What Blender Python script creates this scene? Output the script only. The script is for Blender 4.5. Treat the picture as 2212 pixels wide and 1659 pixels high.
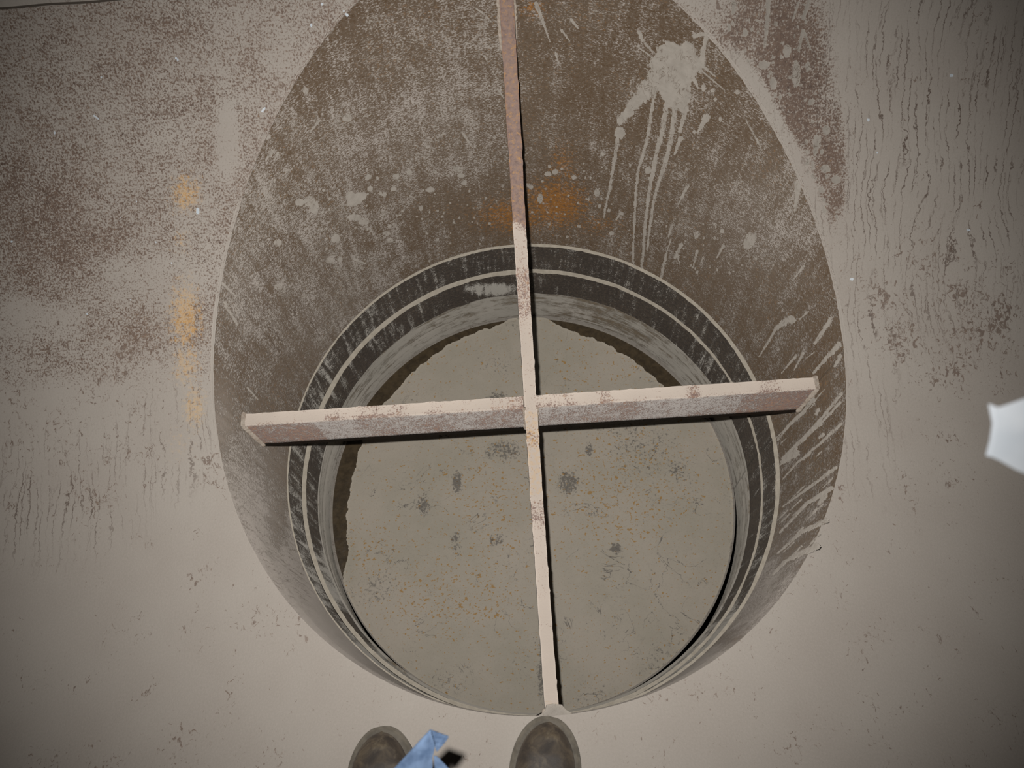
import bpy, bmesh, math, random
import numpy as np
from mathutils import Vector, Matrix

for o in list(bpy.data.objects): bpy.data.objects.remove(o)
S = bpy.context.scene
COL = S.collection
rnd = random.Random(7)
nrng = np.random.default_rng(11)

# ------------------------------------------------------------------ camera, light, exposure
W, H, F = 2212.0, 1659.0, 1666.5
CAM = np.array([-0.0249, -0.5812, 1.5])
RT = np.array([0.99759522, -0.06186211, -0.03125476])
UP = np.array([0.06911613, 0.92156842, 0.38201389])
FW = np.array([-0.00517121, 0.38325544, -0.92362791])
cd = bpy.data.cameras.new('camera'); cam = bpy.data.objects.new('camera', cd); COL.objects.link(cam)
cd.sensor_fit = 'HORIZONTAL'; cd.sensor_width = 36.0; cd.lens = F * 36.0 / W
cd.clip_start = 0.01; cd.clip_end = 50
cd.dof.use_dof = True; cd.dof.focus_distance = 1.75; cd.dof.aperture_fstop = 8.5
cam.matrix_world = Matrix(((RT[0], UP[0], -FW[0], CAM[0]), (RT[1], UP[1], -FW[1], CAM[1]),
                           (RT[2], UP[2], -FW[2], CAM[2]), (0, 0, 0, 1)))
S.camera = cam
S.view_settings.view_transform = 'Standard'
try: S.view_settings.look = 'None'
except Exception: pass
S.view_settings.gamma = 1.0; S.view_settings.use_curve_mapping = False
S.view_settings.exposure = 0.0
w = bpy.data.worlds.new('world'); S.world = w; w.use_nodes = True
w.node_tree.nodes['Background'].inputs[0].default_value = (0.5, 0.5, 0.5, 1)
w.node_tree.nodes['Background'].inputs[1].default_value = 0.0
# the camera's own flash, up and left of the lens: the only light down here
ld = bpy.data.lights.new('camera_flash', 'SPOT'); fl = bpy.data.objects.new('camera_flash', ld); COL.objects.link(fl)
ld.energy = 196; ld.color = (1.0, 0.985, 0.965); ld.spot_size = math.radians(92); ld.spot_blend = 1.0; ld.shadow_soft_size = 0.007
fp = CAM - RT * 0.031 + UP * 0.034
fl.matrix_world = Matrix(((RT[0], UP[0], -FW[0], fp[0]), (RT[1], UP[1], -FW[1], fp[1]),
                          (RT[2], UP[2], -FW[2], fp[2]), (0, 0, 0, 1)))

# ------------------------------------------------------------------ measures of the place (metres)
r = 0.602                                  # shaft radius
PR, PY, PZ = 1.2584, -0.4259, 1.3379       # big pipe: radius, axis y and z (axis runs along x)
Z1, Z2, Z3, ZD = -0.332, -0.452, -0.572, -0.735
RB, R1, R2, R3 = 0.606, 0.597, 0.5885, 0.594

def SHY(z): return .027 * np.minimum(np.asarray(z, float), 0)          # the shaft leans a touch towards the photographer
def rim_z(y): return PZ - np.sqrt(np.maximum(PR * PR - (y - PY) ** 2, 1e-6))
def to_px(P):
    q = np.asarray(P, float).reshape(-1, 3) - CAM
    z = q @ FW; zz = np.where(z > 0.02, z, 0.02)
    x = W / 2 + F * (q @ RT) / zz; y = H / 2 - F * (q @ UP) / zz
    bad = z <= 0.02
    x[bad] = 99999; y[bad] = 99999
    return np.stack([x, y], 1)
def rays(px):
    px = np.asarray(px, float).reshape(-1, 2)
    return FW + RT * ((px[:, :1] - W / 2) / F) - UP * ((px[:, 1:] - H / 2) / F)
def on_shaft(px, off=0.0):
    v = rays(px); R = r - off
    a = v[:, 0] ** 2 + v[:, 1] ** 2; dy = np.zeros(len(v)); RR = np.full(len(v), R)
    for _ in range(6):
        cy = CAM[1] - dy; b = CAM[0] * v[:, 0] + cy * v[:, 1]; c = CAM[0] ** 2 + cy ** 2 - RR * RR
        t = (-b + np.sqrt(np.maximum(b * b - a * c, 0))) / a
        z = CAM[2] + v[:, 2] * t; dy = SHY(np.maximum(z, Z1)); RR = R + (RB - r) * np.clip(z / Z1, 0, 1)
    return CAM + v * t[:, None]
def on_pipe(px, off=0.0):
    v = rays(px); R = PR - off; y = CAM[1] - PY; z = CAM[2] - PZ
    a = v[:, 1] ** 2 + v[:, 2] ** 2; b = y * v[:, 1] + z * v[:, 2]; c = y * y + z * z - R * R
    t = (-b + np.sqrt(b * b - a * c)) / a
    return CAM + v * t[:, None]
def on_plane(px, z0):
    v = rays(px); t = (z0 - CAM[2]) / v[:, 2]
    return CAM + v * t[:, None]
def at_depth(px, d):
    v = rays(px); return CAM + v * np.asarray(d, float).reshape(-1, 1)

# ------------------------------------------------------------------ helpers
ALB = 0.62        # everything down here is dull and damp
def srgb(*c):
    c = [x / 255.0 for x in c]
    return tuple([ALB * (x / 12.92 if x <= 0.04045 else ((x + 0.055) / 1.055) ** 2.4) for x in c] + [1.0])

def tag(o, label=None, cat=None, group=None, kind=None):
    if label: o['label'] = label
    if cat: o['category'] = cat
    if group: o['group'] = group
    if kind: o['kind'] = kind
    return o

def mesh_obj(name, verts, faces, mat, parent=None, smooth=True, uv=None, attrs=None):
    me = bpy.data.meshes.new(name)
    me.from_pydata([tuple(map(float, v)) for v in verts], [], [tuple(map(int, f)) for f in faces])
    me.update()
    if smooth: me.polygons.foreach_set('use_smooth', [True] * len(me.polygons))
    if uv is not None:
        lay = me.uv_layers.new(name='UVMap')
        li = np.zeros(len(me.loops), int); me.loops.foreach_get('vertex_index', li)
        lay.data.foreach_set('uv', np.asarray(uv, float)[li].ravel())
    for k, v in (attrs or {}).items():
        a = me.attributes.new(k, 'FLOAT', 'POINT'); a.data.foreach_set('value', np.asarray(v, float))
    me.materials.append(mat)
    o = bpy.data.objects.new(name, me); COL.objects.link(o)
    if parent is not None: o.parent = parent
    return o

def empty(name, loc=(0, 0, 0)):
    o = bpy.data.objects.new(name, None); o.location = loc; COL.objects.link(o); o.empty_display_size = 0.05
    return o

def child_local(o, root):
    """keep world placement of a mesh built in world space under an Empty"""
    o.data.transform(Matrix.Translation(-Vector(root.location)))

def grid_faces(nu, nv, wrap=False):
    i, j = np.meshgrid(np.arange(nu if wrap else nu - 1), np.arange(nv - 1), indexing='ij')
    i2 = (i + 1) % nu
    return np.stack([i * nv + j, i2 * nv + j, i2 * nv + j + 1, i * nv + j + 1], -1).reshape(-1, 4)

def vnoise(x, y, s=1.0, seed=0):
    """cheap smooth value noise, 0..1"""
    x = np.asarray(x, float) * s; y = np.asarray(y, float) * s
    xi = np.floor(x).astype(int); yi = np.floor(y).astype(int); fx = x - xi; fy = y - yi
    fx = fx * fx * (3 - 2 * fx); fy = fy * fy * (3 - 2 * fy)
    def h(a, b):
        n = (a * 374761393 + b * 668265263 + seed * 1442695041) & 0x7fffffff
        n = ((n ^ (n >> 13)) * 1274126177) & 0x7fffffff
        return ((n ^ (n >> 16)) & 0xffff) / 65535.0
    return (h(xi, yi) * (1 - fx) + h(xi + 1, yi) * fx) * (1 - fy) + (h(xi, yi + 1) * (1 - fx) + h(xi + 1, yi + 1) * fx) * fy

def sstep(a, b, x):
    t = np.clip((x - a) / (b - a), 0, 1); return t * t * (3 - 2 * t)

# ------------------------------------------------------------------ node materials
class N:
    def __init__(s, name):
        s.m = bpy.data.materials.new(name); s.m.use_nodes = True
        s.t = s.m.node_tree; s.n = s.t.nodes; s.b = s.n['Principled BSDF']
        s.uv = s.n.new('ShaderNodeUVMap').outputs[0]
        s.ob = s.n.new('ShaderNodeTexCoord').outputs['Object']
    def link(s, a, b): s.t.links.new(a, b)
    def put(s, v, sock):
        if hasattr(v, 'is_output'): s.link(v, sock)
        else: sock.default_value = v
    def mp(s, scale, src=None, loc=(0, 0, 0)):
        n = s.n.new('ShaderNodeMapping'); s.link(src or s.uv, n.inputs[0]); n.inputs[3].default_value = scale; n.inputs[1].default_value = loc
        return n.outputs[0]
    def noise(s, vec, scale, detail=4, rough=.6, dist=0.0):
        n = s.n.new('ShaderNodeTexNoise'); s.link(vec, n.inputs['Vector'])
        n.inputs['Scale'].default_value = scale; n.inputs['Detail'].default_value = detail
        n.inputs['Roughness'].default_value = rough; n.inputs['Distortion'].default_value = dist
        return n.outputs[0]
    def vor(s, vec, scale, rnd_=1.0):
        n = s.n.new('ShaderNodeTexVoronoi'); s.link(vec, n.inputs['Vector']); n.inputs['Scale'].default_value = scale
        n.inputs['Randomness'].default_value = rnd_
        return n.outputs['Distance'], n.outputs['Color']
    def math(s, op, a, b=None, clamp=False):
        n = s.n.new('ShaderNodeMath'); n.operation = op; n.use_clamp = clamp
        s.put(a, n.inputs[0])
        if b is not None: s.put(b, n.inputs[1])
        return n.outputs[0]
    def attr(s, name):
        n = s.n.new('ShaderNodeAttribute'); n.attribute_name = name; return n.outputs['Fac']
    def ss(s, x, a, b, lo=0.0, hi=1.0):
        n = s.n.new('ShaderNodeMapRange'); n.interpolation_type = 'SMOOTHSTEP'
        s.put(x, n.inputs[0]); n.inputs[1].default_value = a; n.inputs[2].default_value = b
        n.inputs[3].default_value = lo; n.inputs[4].default_value = hi
        return n.outputs[0]
    def mix(s, f, a, b):
        n = s.n.new('ShaderNodeMix'); n.data_type = 'RGBA'
        s.put(f, n.inputs[0]); s.put(a, n.inputs[6]); s.put(b, n.inputs[7]); return n.outputs[2]
    def ramp(s, f, stops):
        n = s.n.new('ShaderNodeValToRGB'); s.link(f, n.inputs[0]); e = n.color_ramp.elements
        e[0].position, e[0].color = stops[0]; e[1].position, e[1].color = stops[-1]
        for p, c in stops[1:-1]:
            k = e.new(p); k.color = c
        return n.outputs[0]
    def bump(s, h, strength=.5, dist=.002):
        n = s.n.new('ShaderNodeBump'); n.inputs['Strength'].default_value = strength; n.inputs['Distance'].default_value = dist
        s.link(h, n.inputs['Height']); s.link(n.outputs[0], s.b.inputs['Normal']); return n
    def out(s, col, rough=.8, spec=.25, metal=0.0):
        s.put(col, s.b.inputs['Base Color']); s.put(rough, s.b.inputs['Roughness'])
        s.put(spec, s.b.inputs['Specular IOR Level']); s.b.inputs['Metallic'].default_value = metal
        if 'Diffuse Roughness' in s.b.inputs: s.b.inputs['Diffuse Roughness'].default_value = 1.0
        return s.m

MUD_A, MUD_B = srgb(168, 160, 150), srgb(161, 152, 142)

def lines_mask(M, vec, scale, width, seed_loc, dist=1.2, detail=3):
    """thin wandering contour lines"""
    v = M.mp((1, 1, 1), vec, seed_loc)
    n = M.noise(v, scale, detail, .55, dist)
    d = M.math('ABSOLUTE', M.math('SUBTRACT', n, .5))
    return M.ss(d, 0.0, width, 1.0, 0.0)

def mud_on_rust(name, mud=(MUD_A, MUD_B), rust=None, fine=(230, 230, 1), mid=42, streak=None, streak_amt=0.5, fine_amt=1.9,
                mid_amt=.8, spark=0.0, film=None, film_shade_col=None, ochre=None):
    M = N(name)
    if rust is None:
        rust = [(0.25, srgb(66, 52, 46)), (0.45, srgb(106, 87, 75)), (0.6, srgb(120, 100, 86)), (0.78, srgb(140, 102, 66))]
    nf = M.noise(M.mp(fine), 1.0, 3, .72); nm = M.noise(M.uv, mid, 4, .66); nl = M.noise(M.uv, 6, 3, .5); nb = M.noise(M.uv, 17, 3, .55)
    c = M.attr('cover')
    h = M.math('MULTIPLY', M.math('SUBTRACT', nf, .5), fine_amt)
    h = M.math('ADD', h, M.math('MULTIPLY', M.math('SUBTRACT', nm, .5), mid_amt))
    h = M.math('ADD', h, M.math('MULTIPLY', M.math('SUBTRACT', nb, .5), .5))
    if streak:
        st = M.noise(M.mp(streak), 1.0, 4, .6, .35)
        h = M.math('ADD', h, M.math('MULTIPLY', M.math('SUBTRACT', st, .5), streak_amt))
    k = M.math('ADD', c, h)
    m = M.ss(k, .32, .68)
    nr = M.noise(M.mp((1, 1, 1), M.uv, (3.3, 1.7, 0)), 120, 5, .72)
    rc = M.ramp(M.math('ADD', M.math('MULTIPLY', nr, .8), M.math('MULTIPLY', nl, .2)), rust)
    # ochre rust bloom
    og = M.attr('orange')
    no = M.noise(M.mp((1, 1, 1), M.uv, (9.1, 4.2, 0)), 110, 5, .74)
    om = M.ss(M.math('ADD', og, M.math('MULTIPLY', M.math('SUBTRACT', no, .5), 2.0)), .34, .74)
    rc = M.mix(M.math('MULTIPLY', om, .85), rc, M.ramp(no, [(.3, (ochre or (srgb(128, 82, 36), 0))[0]), (.7, (ochre or (0, srgb(186, 136, 72)))[1])]))
    mc = M.mix(M.ss(nl, .2, .8), mud[0], mud[1])
    if film_shade_col: mc = M.mix(M.attr('film'), mc, film_shade_col)
    mc = M.mix(M.ss(nf, .3, .75, 0, .22), mc, srgb(190, 178, 170))
    # dark scuffs and drying cracks in the mud
    sp = M.attr('speck')
    ns = M.noise(M.mp((1, .75, 1), M.uv, (5.5, 8.8, 0)), 115, 4, .72, 1.1); ns2 = M.noise(M.mp((1, 1, 1), M.uv, (1.5, 2.8, 0)), 13, 2, .5)
    sm = M.ss(M.math('ADD', M.math('ADD', ns, M.math('MULTIPLY', M.math('SUBTRACT', ns2, .5), .38)), M.math('MULTIPLY', sp, .185)), .70, .77)
    ln = M.attr('line')
    sx = M.n.new('ShaderNodeSeparateXYZ'); M.link(M.uv, sx.inputs[0]); ux = sx.outputs[0]
    w1 = M.math('MULTIPLY', M.noise(M.mp((9, 4.5, 1)), 1.0, 2, .5), 5.0); w2 = M.math('MULTIPLY', M.noise(M.mp((85, 60, 1)), 1.0, 4, .65), 1.25)
    def drip(freq, ph, wd):
        q = M.math('ADD', M.math('ADD', M.math('MULTIPLY', ux, freq), ph), M.math('ADD', w1, w2))
        return M.ss(M.math('ABSOLUTE', M.math('SUBTRACT', M.math('FRACT', q), .5)), wd * .3, wd, 1.0, 0.0)
    brk = M.ss(M.noise(M.mp((26, 9, 1)), 1.0, 3, .6), .44, .62); brk2 = M.ss(M.noise(M.mp((31, 7, 1), M.uv, (3, 8, 0)), 1.0, 3, .6), .46, .64)
    lm = M.math('MULTIPLY', M.math('MAXIMUM', M.math('MULTIPLY', drip(47, 0.0, .075), brk), M.math('MULTIPLY', drip(79, .37, .085), brk2)), ln)
    fl = M.attr('film')
    m2 = M.math('MULTIPLY', m, M.math('SUBTRACT', 1.0, M.math('MULTIPLY', M.math('MAXIMUM', sm, lm), .78)), True)
    if film:
        m2 = M.math('MAXIMUM', m2, M.math('MULTIPLY', fl, .75), True)
    col = M.mix(m2, rc, mc)
    if ochre is None:
        col = M.mix(M.math('MULTIPLY', M.math('MULTIPLY', om, og), .7, True), col, M.mix(no, srgb(204, 162, 100), srgb(212, 178, 126)))
    col = M.mix(M.math('MULTIPLY', lm, .5), col, srgb(62, 48, 40))
    if spark:
        d, _ = M.vor(M.uv, 260); 
        pick = M.math('MULTIPLY', M.ss(d, .06, .16, 1, 0), M.ss(M.noise(M.uv, 150, 2), .60, .66))
        col = M.mix(M.math('MULTIPLY', pick, spark), col, srgb(215, 208, 200))
    M.bump(M.math('ADD', M.math('MULTIPLY', m2, .7), M.math('ADD', M.math('MULTIPLY', nf, .9), M.math('MULTIPLY', nm, .6))), .45, .0022)
    return M.out(col, M.ss(m2, 0, 1, .62, .86), .22)

m_floor = mud_on_rust('muddy_pipe_plate', fine=(300, 260, 1), mid=95, spark=.0)
m_shaft = mud_on_rust('rusty_shaft_plate', fine=(210, 330, 1), mid=85, streak=(42, 5, 1), streak_amt=.6, film=True, spark=.5,
                      rust=[(0.25, srgb(58, 46, 36)), (0.42, srgb(92, 74, 56)), (0.55, srgb(100, 86, 72)), (0.75, srgb(136, 98, 56))],
                      mud=(srgb(160, 151, 142), srgb(150, 142, 132)), ochre=(srgb(112, 70, 28), srgb(160, 108, 46)))
m_ring = mud_on_rust('black_ring_paint', fine=(230, 260, 1), mid=60, streak=(55, 5, 1), streak_amt=1.5, fine_amt=1.6, spark=.6,
                     rust=[(0.25, srgb(44, 40, 38)), (0.5, srgb(68, 61, 55)), (0.62, srgb(84, 74, 64)), (0.8, srgb(110, 88, 64))],
                     mud=(srgb(172, 167, 158), srgb(158, 153, 143)))
m_dust = mud_on_rust('dusty_bore', fine=(40, 300, 1), mid=30, streak=(5, 60, 1), streak_amt=1.2, fine_amt=.9,
                     rust=[(0.25, srgb(84, 73, 62)), (0.5, srgb(116, 104, 88)), (0.8, srgb(134, 115, 92))],
                     mud=(srgb(166, 159, 148), srgb(152, 147, 136)))
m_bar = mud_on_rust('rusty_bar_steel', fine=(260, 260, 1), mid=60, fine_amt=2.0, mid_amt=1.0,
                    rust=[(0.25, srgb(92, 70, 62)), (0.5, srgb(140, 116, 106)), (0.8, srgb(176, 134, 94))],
                    mud=(srgb(204, 190, 176), srgb(190, 177, 164)), film_shade_col=srgb(162, 155, 149))  # side colour: grey mud film with the dimmer grazing light painted in

def plain_mud(name, a, b, rough=.85, scale=60, bump=.35, crack=0.0):
    M = N(name); n = M.noise(M.ob, scale, 5, .65); n2 = M.noise(M.ob, 260, 3, .6)
    c = M.mix(M.ss(n, .3, .7), a, b)
    if crack:
        cr = lines_mask(M, M.mp((75, 75, 38), M.ob), 1.0, .03, (2, 1, 0), .8, 3); c = M.mix(M.math('MULTIPLY', M.math('MULTIPLY', cr, M.ss(M.noise(M.ob, 22, 2), .42, .58)), crack), c, srgb(104, 90, 78))
    M.bump(M.math('ADD', n, n2), bump, .0015)
    return M.out(c, rough, .2)
m_splat = plain_mud('pale_dried_mud', srgb(160, 152, 142), srgb(148, 140, 130), crack=.8)
m_ledge = plain_mud('ledge_silt', srgb(196, 186, 170), srgb(178, 168, 152))
m_weld = plain_mud('weld_under_mud', srgb(176, 165, 152), srgb(140, 124, 110), .8, 110, .6)
m_fleck = plain_mud('white_fleck', srgb(205, 210, 214), srgb(190, 198, 204), .5, 50, .1)

# disc silt with ochre and black specks and hair cracks
M = N('settled_silt')
nl = M.noise(M.ob, 5, 4, .55); nf = M.noise(M.ob, 240, 3, .6); nm = M.noise(M.ob, 28, 4, .6)
c = M.mix(M.ss(nl, .3, .7), srgb(189, 178, 162), srgb(178, 169, 152))
c = M.mix(M.ss(nm, .3, .8, 0, .3), c, srgb(196, 186, 172))
c = M.mix(M.ss(nf, .5, .8, 0, .25), c, srgb(130, 124, 114))
oz = M.attr('orange'); dz = M.attr('speck')
no = M.noise(M.mp((1, 1.3, 1), M.ob, (3, 1, 0)), 120, 2, .5); no2 = M.noise(M.mp((1, 1.2, 1), M.ob, (6, 9, 0)), 70, 2, .5)
om = M.math('MAXIMUM', M.ss(M.math('ADD', no, M.math('MULTIPLY', oz, .075)), .675, .72), M.ss(M.math('ADD', no2, M.math('MULTIPLY', oz, .05)), .705, .735))
c = M.mix(M.math('MULTIPLY', om, .85), c, srgb(176, 134, 66))
nd = M.noise(M.mp((1, 1, 1), M.ob, (1, 7, 0)), 120, 5, .75); nd2 = M.noise(M.mp((1, 1, 1), M.ob, (8, 3, 0)), 8, 3)
dm = M.ss(M.math('ADD', M.math('ADD', nd, M.math('MULTIPLY', dz, .22)), M.math('MULTIPLY', M.math('SUBTRACT', nd2, .5), .35)), .62, .74)
c = M.mix(M.math('MULTIPLY', dm, .7), c, srgb(86, 80, 76))
l1 = lines_mask(M, M.mp((9, 9, 1), M.ob), 1.0, .0075, (0, 0, 0), 1.0, 5)
brk = M.ss(M.noise(M.mp((1, 1, 1), M.ob, (5, 2, 0)), 9, 3), .50, .62)
c = M.mix(M.math('MULTIPLY', M.math('MULTIPLY', l1, brk), .75), c, srgb(76, 70, 68))
M.bump(M.math('ADD', nm, M.math('MULTIPLY', nf, .3)), .25, .003)
m_silt = M.out(c, .72, .3)

M = N('wet_brown_plate'); n = M.noise(M.ob, 60, 4); n2 = M.noise(M.ob, 25, 3)
M.bump(n2, .5, .004)
m_wet = M.out(M.mix(M.ss(n, .3, .7), srgb(88, 74, 54), srgb(66, 55, 40)), .3, .5)

M = N('boot_leather'); n = M.noise(M.ob, 30, 5, .65, .6); n2 = M.noise(M.mp((1, .45, 1), M.ob, (4, 2, 1)), 60, 4, .6)
c = M.ramp(n, [(.3, srgb(42, 37, 33)), (.5, srgb(60, 52, 44)), (.7, srgb(86, 75, 60))])
c = M.mix(M.ss(n2, .55, .75, 0, .45), c, srgb(112, 101, 84))
M.bump(M.math('ADD', n, n2), .3, .002)
m_leather = M.out(c, .6, .35)
M = N('boot_rubber'); n = M.noise(M.ob, 50, 4)
m_rubber = M.out(M.mix(M.ss(n, .35, .7), srgb(52, 48, 44), srgb(74, 69, 62)), .75, .3)
M = N('blue_cloth'); n = M.noise(M.ob, 60, 4, .6); n2 = M.noise(M.ob, 400, 2)
M.bump(M.math('ADD', n, n2), .3, .0008)
m_blue = M.out(M.mix(M.ss(n, .3, .7), srgb(46, 60, 80), srgb(72, 87, 108)), .85, .15)
M = N('white_card'); n = M.noise(M.ob, 30, 3)
m_white = M.out(M.mix(M.ss(n, .3, .7), srgb(98, 100, 102), srgb(90, 93, 96)), .5, .3)

# ------------------------------------------------------------------ painting broad stain masks (soft patches given where they lie on the plates)
def patches(px, base, lst):
    v = np.full(len(px), float(base))
    for x, y, rx, ry, val, *s in lst:
        k = s[0] if s else 1.0
        d = ((px[:, 0] - x) / rx) ** 2 + ((px[:, 1] - y) / ry) ** 2
        wgt = np.exp(-d * d) * k
        v = v * (1 - wgt) + val * wgt
    return v

# ------------------------------------------------------------------ big pipe: lower shell with the round opening
def pipe_pt(x, s, off=0.0):
    a = s / PR; return np.stack([x, PY + (PR - off) * np.sin(a), PZ - (PR - off) * np.cos(a)], -1)
S_LO, S_HI = PR * math.radians(-80), PR * math.radians(80)
X_LO, X_HI = -2.6, 2.6
s_mid = PR * math.asin(-PY / PR)
def hole_xy(t): 
    return r * np.cos(t), PR * np.arcsin((r * np.sin(t) - PY) / PR)
NT = 900
th = np.linspace(0, 2 * np.pi, NT, endpoint=False)
hx, hs = hole_xy(th)
ang = np.arctan2(hs - s_mid, hx)
for cx, cs in ((X_LO, S_LO), (X_HI, S_LO), (X_HI, S_HI), (X_LO, S_HI)):
    ta = math.atan2(cs - s_mid, cx); i = int(np.abs((ang - ta + np.pi) % (2 * np.pi) - np.pi).argmin())
    lo, hi = th[i] - .02, th[i] + .02
    for _ in range(50):
        mdl = .5 * (lo + hi); a_, b_ = hole_xy(mdl); e = (math.atan2(b_ - s_mid, a_) - ta + math.pi) % (2 * math.pi) - math.pi
        if e > 0: hi = mdl
        else: lo = mdl
    th[i] = mdl
hx, hs = hole_xy(th)
dx, ds = hx, hs - s_mid
tt = np.minimum(np.where(dx > 0, X_HI, -X_LO) / np.maximum(np.abs(dx), 1e-9),
                np.where(ds > 0, S_HI - s_mid, s_mid - S_LO) / np.maximum(np.abs(ds), 1e-9))
qx, qs = dx * tt, s_mid + ds * tt
NM = 90
u = (np.arange(NM) / (NM - 1)) ** 1.8
gx = hx[:, None] * (1 - u) + qx[:, None] * u; gs = hs[:, None] * (1 - u) + qs[:, None] * u
P = pipe_pt(gx.ravel(), gs.ravel())
px = to_px(P)
prim = np.repeat(np.stack([hx, hs], 1), NM, 0); dist_rim = np.hypot(gx.ravel() - prim[:, 0], gs.ravel() - prim[:, 1])
X, Y = px[:, 0], px[:, 1]
# how much mud still covers the steel
cover = np.full(len(P), 1.35)
left = sstep(900, 700, X)
up = sstep(1040, 690, Y)
cover = cover * (1 - left * up) + .54 * left * up
right = sstep(1400, 1600, X)
upr = sstep(900, 620, Y)
cover = cover * (1 - right * upr) + .98 * right * upr
cv = np.stack([X, Y], 1)
def over(v, lst):
    for x, y, rx, ry, val, *s in lst:
        k = s[0] if s else 1.0
        d = ((X - x) / rx) ** 2 + ((Y - y) / ry) ** 2
        wg = np.exp(-d * d) * k; v = v * (1 - wg) + val * wg
    return v
cover = over(cover, [(90, 480, 170, 150, .43, .9), (60, 120, 160, 180, .56), (130, 600, 200, 60, .46, .7), (330, 350, 150, 140, .58, .8), (130, 780, 230, 70, .60, .85),
                     (330, 610, 150, 60, .72, .8), (60, 690, 120, 50, .8, .8), (490, 300, 26, 90, .82, .9), (600, 80, 130, 110, .62, .8), (420, 520, 60, 100, .62, .8),
                     (230, 900, 260, 70, 1.0, .7), (1600, 60, 170, 150, .36, .97), (1720, 180, 85, 220, .30, .98), (1790, 390, 45, 190, .34, .97), (1812, 560, 16, 70, .5, .8),
                     (1810, 560, 20, 90, .8, .8), (1900, 300, 60, 300, 1.0, .8), (1830, 520, 40, 60, .95, .6), (1530, 20, 60, 60, .72, .8)])
rr = .8 * sstep(.034, .010, dist_rim) * sstep(1300, 1500, X) * sstep(1000, 800, Y) * sstep(60, 130, Y)
cover = cover * (1 - rr) + .95 * rr
orange = np.zeros(len(P))
for a in ((402, 420, 46, 60, .66), (390, 520, 34, 50, .46), (400, 680, 48, 110, .68), (402, 790, 44, 70, .60), (420, 880, 36, 70, .64), (388, 960, 44, 60, .40), (385, 60, 60, 60, .12)):
    d = ((X - a[0]) / a[2]) ** 2 + ((Y - a[1]) / a[3]) ** 2; orange = np.maximum(orange, a[4] * np.exp(-d))
speck = patches(cv, .30, [(2060, 700, 190, 170, .95), (1930, 620, 90, 120, .8), (250, 800, 260, 160, .8), (150, 950, 220, 180, .7), (1700, 1240, 140, 120, .55),
                           (1800, 1130, 120, 100, .5), (300, 1640, 300, 60, .55), (650, 1350, 160, 120, .45), (1750, 1500, 500, 200, .40), (480, 1010, 40, 60, .8),
                           (860, 1500, 120, 60, .35), (2000, 1000, 120, 120, .5)])
line = patches(cv, 0.0, [(2010, 300, 280, 420, 1.0), (1880, 700, 60, 260, .8), (1880, 950, 60, 150, .5), (110, 1080, 180, 130, .85), (370, 960, 130, 120, .6), (1640, 150, 120, 140, .5)])
UV = np.stack([gx.ravel(), gs.ravel()], 1)
floor = mesh_obj('floor', P, grid_faces(NT, NM, True), m_floor, uv=UV,
                 attrs=dict(cover=cover, orange=orange, speck=speck, line=line, film=0 * cover))
tag(floor, 'curved lower shell of the big pipe, coated in dried grey mud', 'floor', kind='structure')

# upper shell of the big pipe, over the photographer's head
na = 72; aa = np.radians(np.linspace(80, 280, na)); xs = np.linspace(X_LO, X_HI, 30)
A_, X_ = np.meshgrid(aa, xs, indexing='ij')
P = np.stack([X_.ravel(), PY + PR * np.sin(A_.ravel()), PZ - PR * np.cos(A_.ravel())], 1)
z0 = np.zeros(len(P))
ceil = mesh_obj('ceiling', P, grid_faces(na, 30), m_floor, uv=np.stack([X_.ravel(), PR * A_.ravel()], 1),
                attrs=dict(cover=z0 + .15, orange=z0, speck=z0 + .4, line=z0, film=z0))
tag(ceil, 'curved upper shell of the big pipe overhead', 'ceiling', kind='structure')

# next plate of the far wall: its lower edge is the dark seam in the top left corner
xs = np.linspace(X_LO, -0.235, 60); sa = PR * np.radians(np.concatenate([[51.93, 51.94], np.linspace(52.0, 79, 14)]))
X_, S_ = np.meshgrid(xs, sa, indexing='ij'); off = np.full(X_.shape, .006); off[:, 0] = .0002
edge = 1 - sstep(0, .05, -0.235 - X_); off *= (1 - edge * .95)
P = pipe_pt(X_.ravel(), S_.ravel() - .004 * (off.ravel() < .001), off.ravel())
z0 = np.zeros(len(P))
o = mesh_obj('wall_back', P, grid_faces(60, len(sa)), m_floor, uv=np.stack([X_.ravel() + 4, S_.ravel()], 1),
             attrs=dict(cover=z0 + 1.1, orange=z0, speck=z0 + .3, line=z0 + .3, film=z0))
tag(o, 'upper wall plate lapped over the far side of the pipe, grey with mud', 'wall', kind='structure')
xs = np.linspace(X_LO, -0.30, 120); vv = []; 
for x_ in xs:
    for k, (da, of) in enumerate(((0, .0015), (0, .0075), (.0035, .0078), (.0035, .0015))):
        s_ = PR * math.radians(51.93) - .0035 + da + .0006 * math.sin(x_ * 47) 
        vv.append(pipe_pt(np.array([x_]), np.array([s_]), of)[0])
M = N('dark_seam_strip'); m_seam = M.out(srgb(84, 76, 68), .9, .1)  # thin dark strip along the plate joint
o = mesh_obj('trim_1', vv, grid_faces(120, 4), m_seam, smooth=False)
tag(o, 'dark seam between two wall plates', 'seam', kind='structure')

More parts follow.
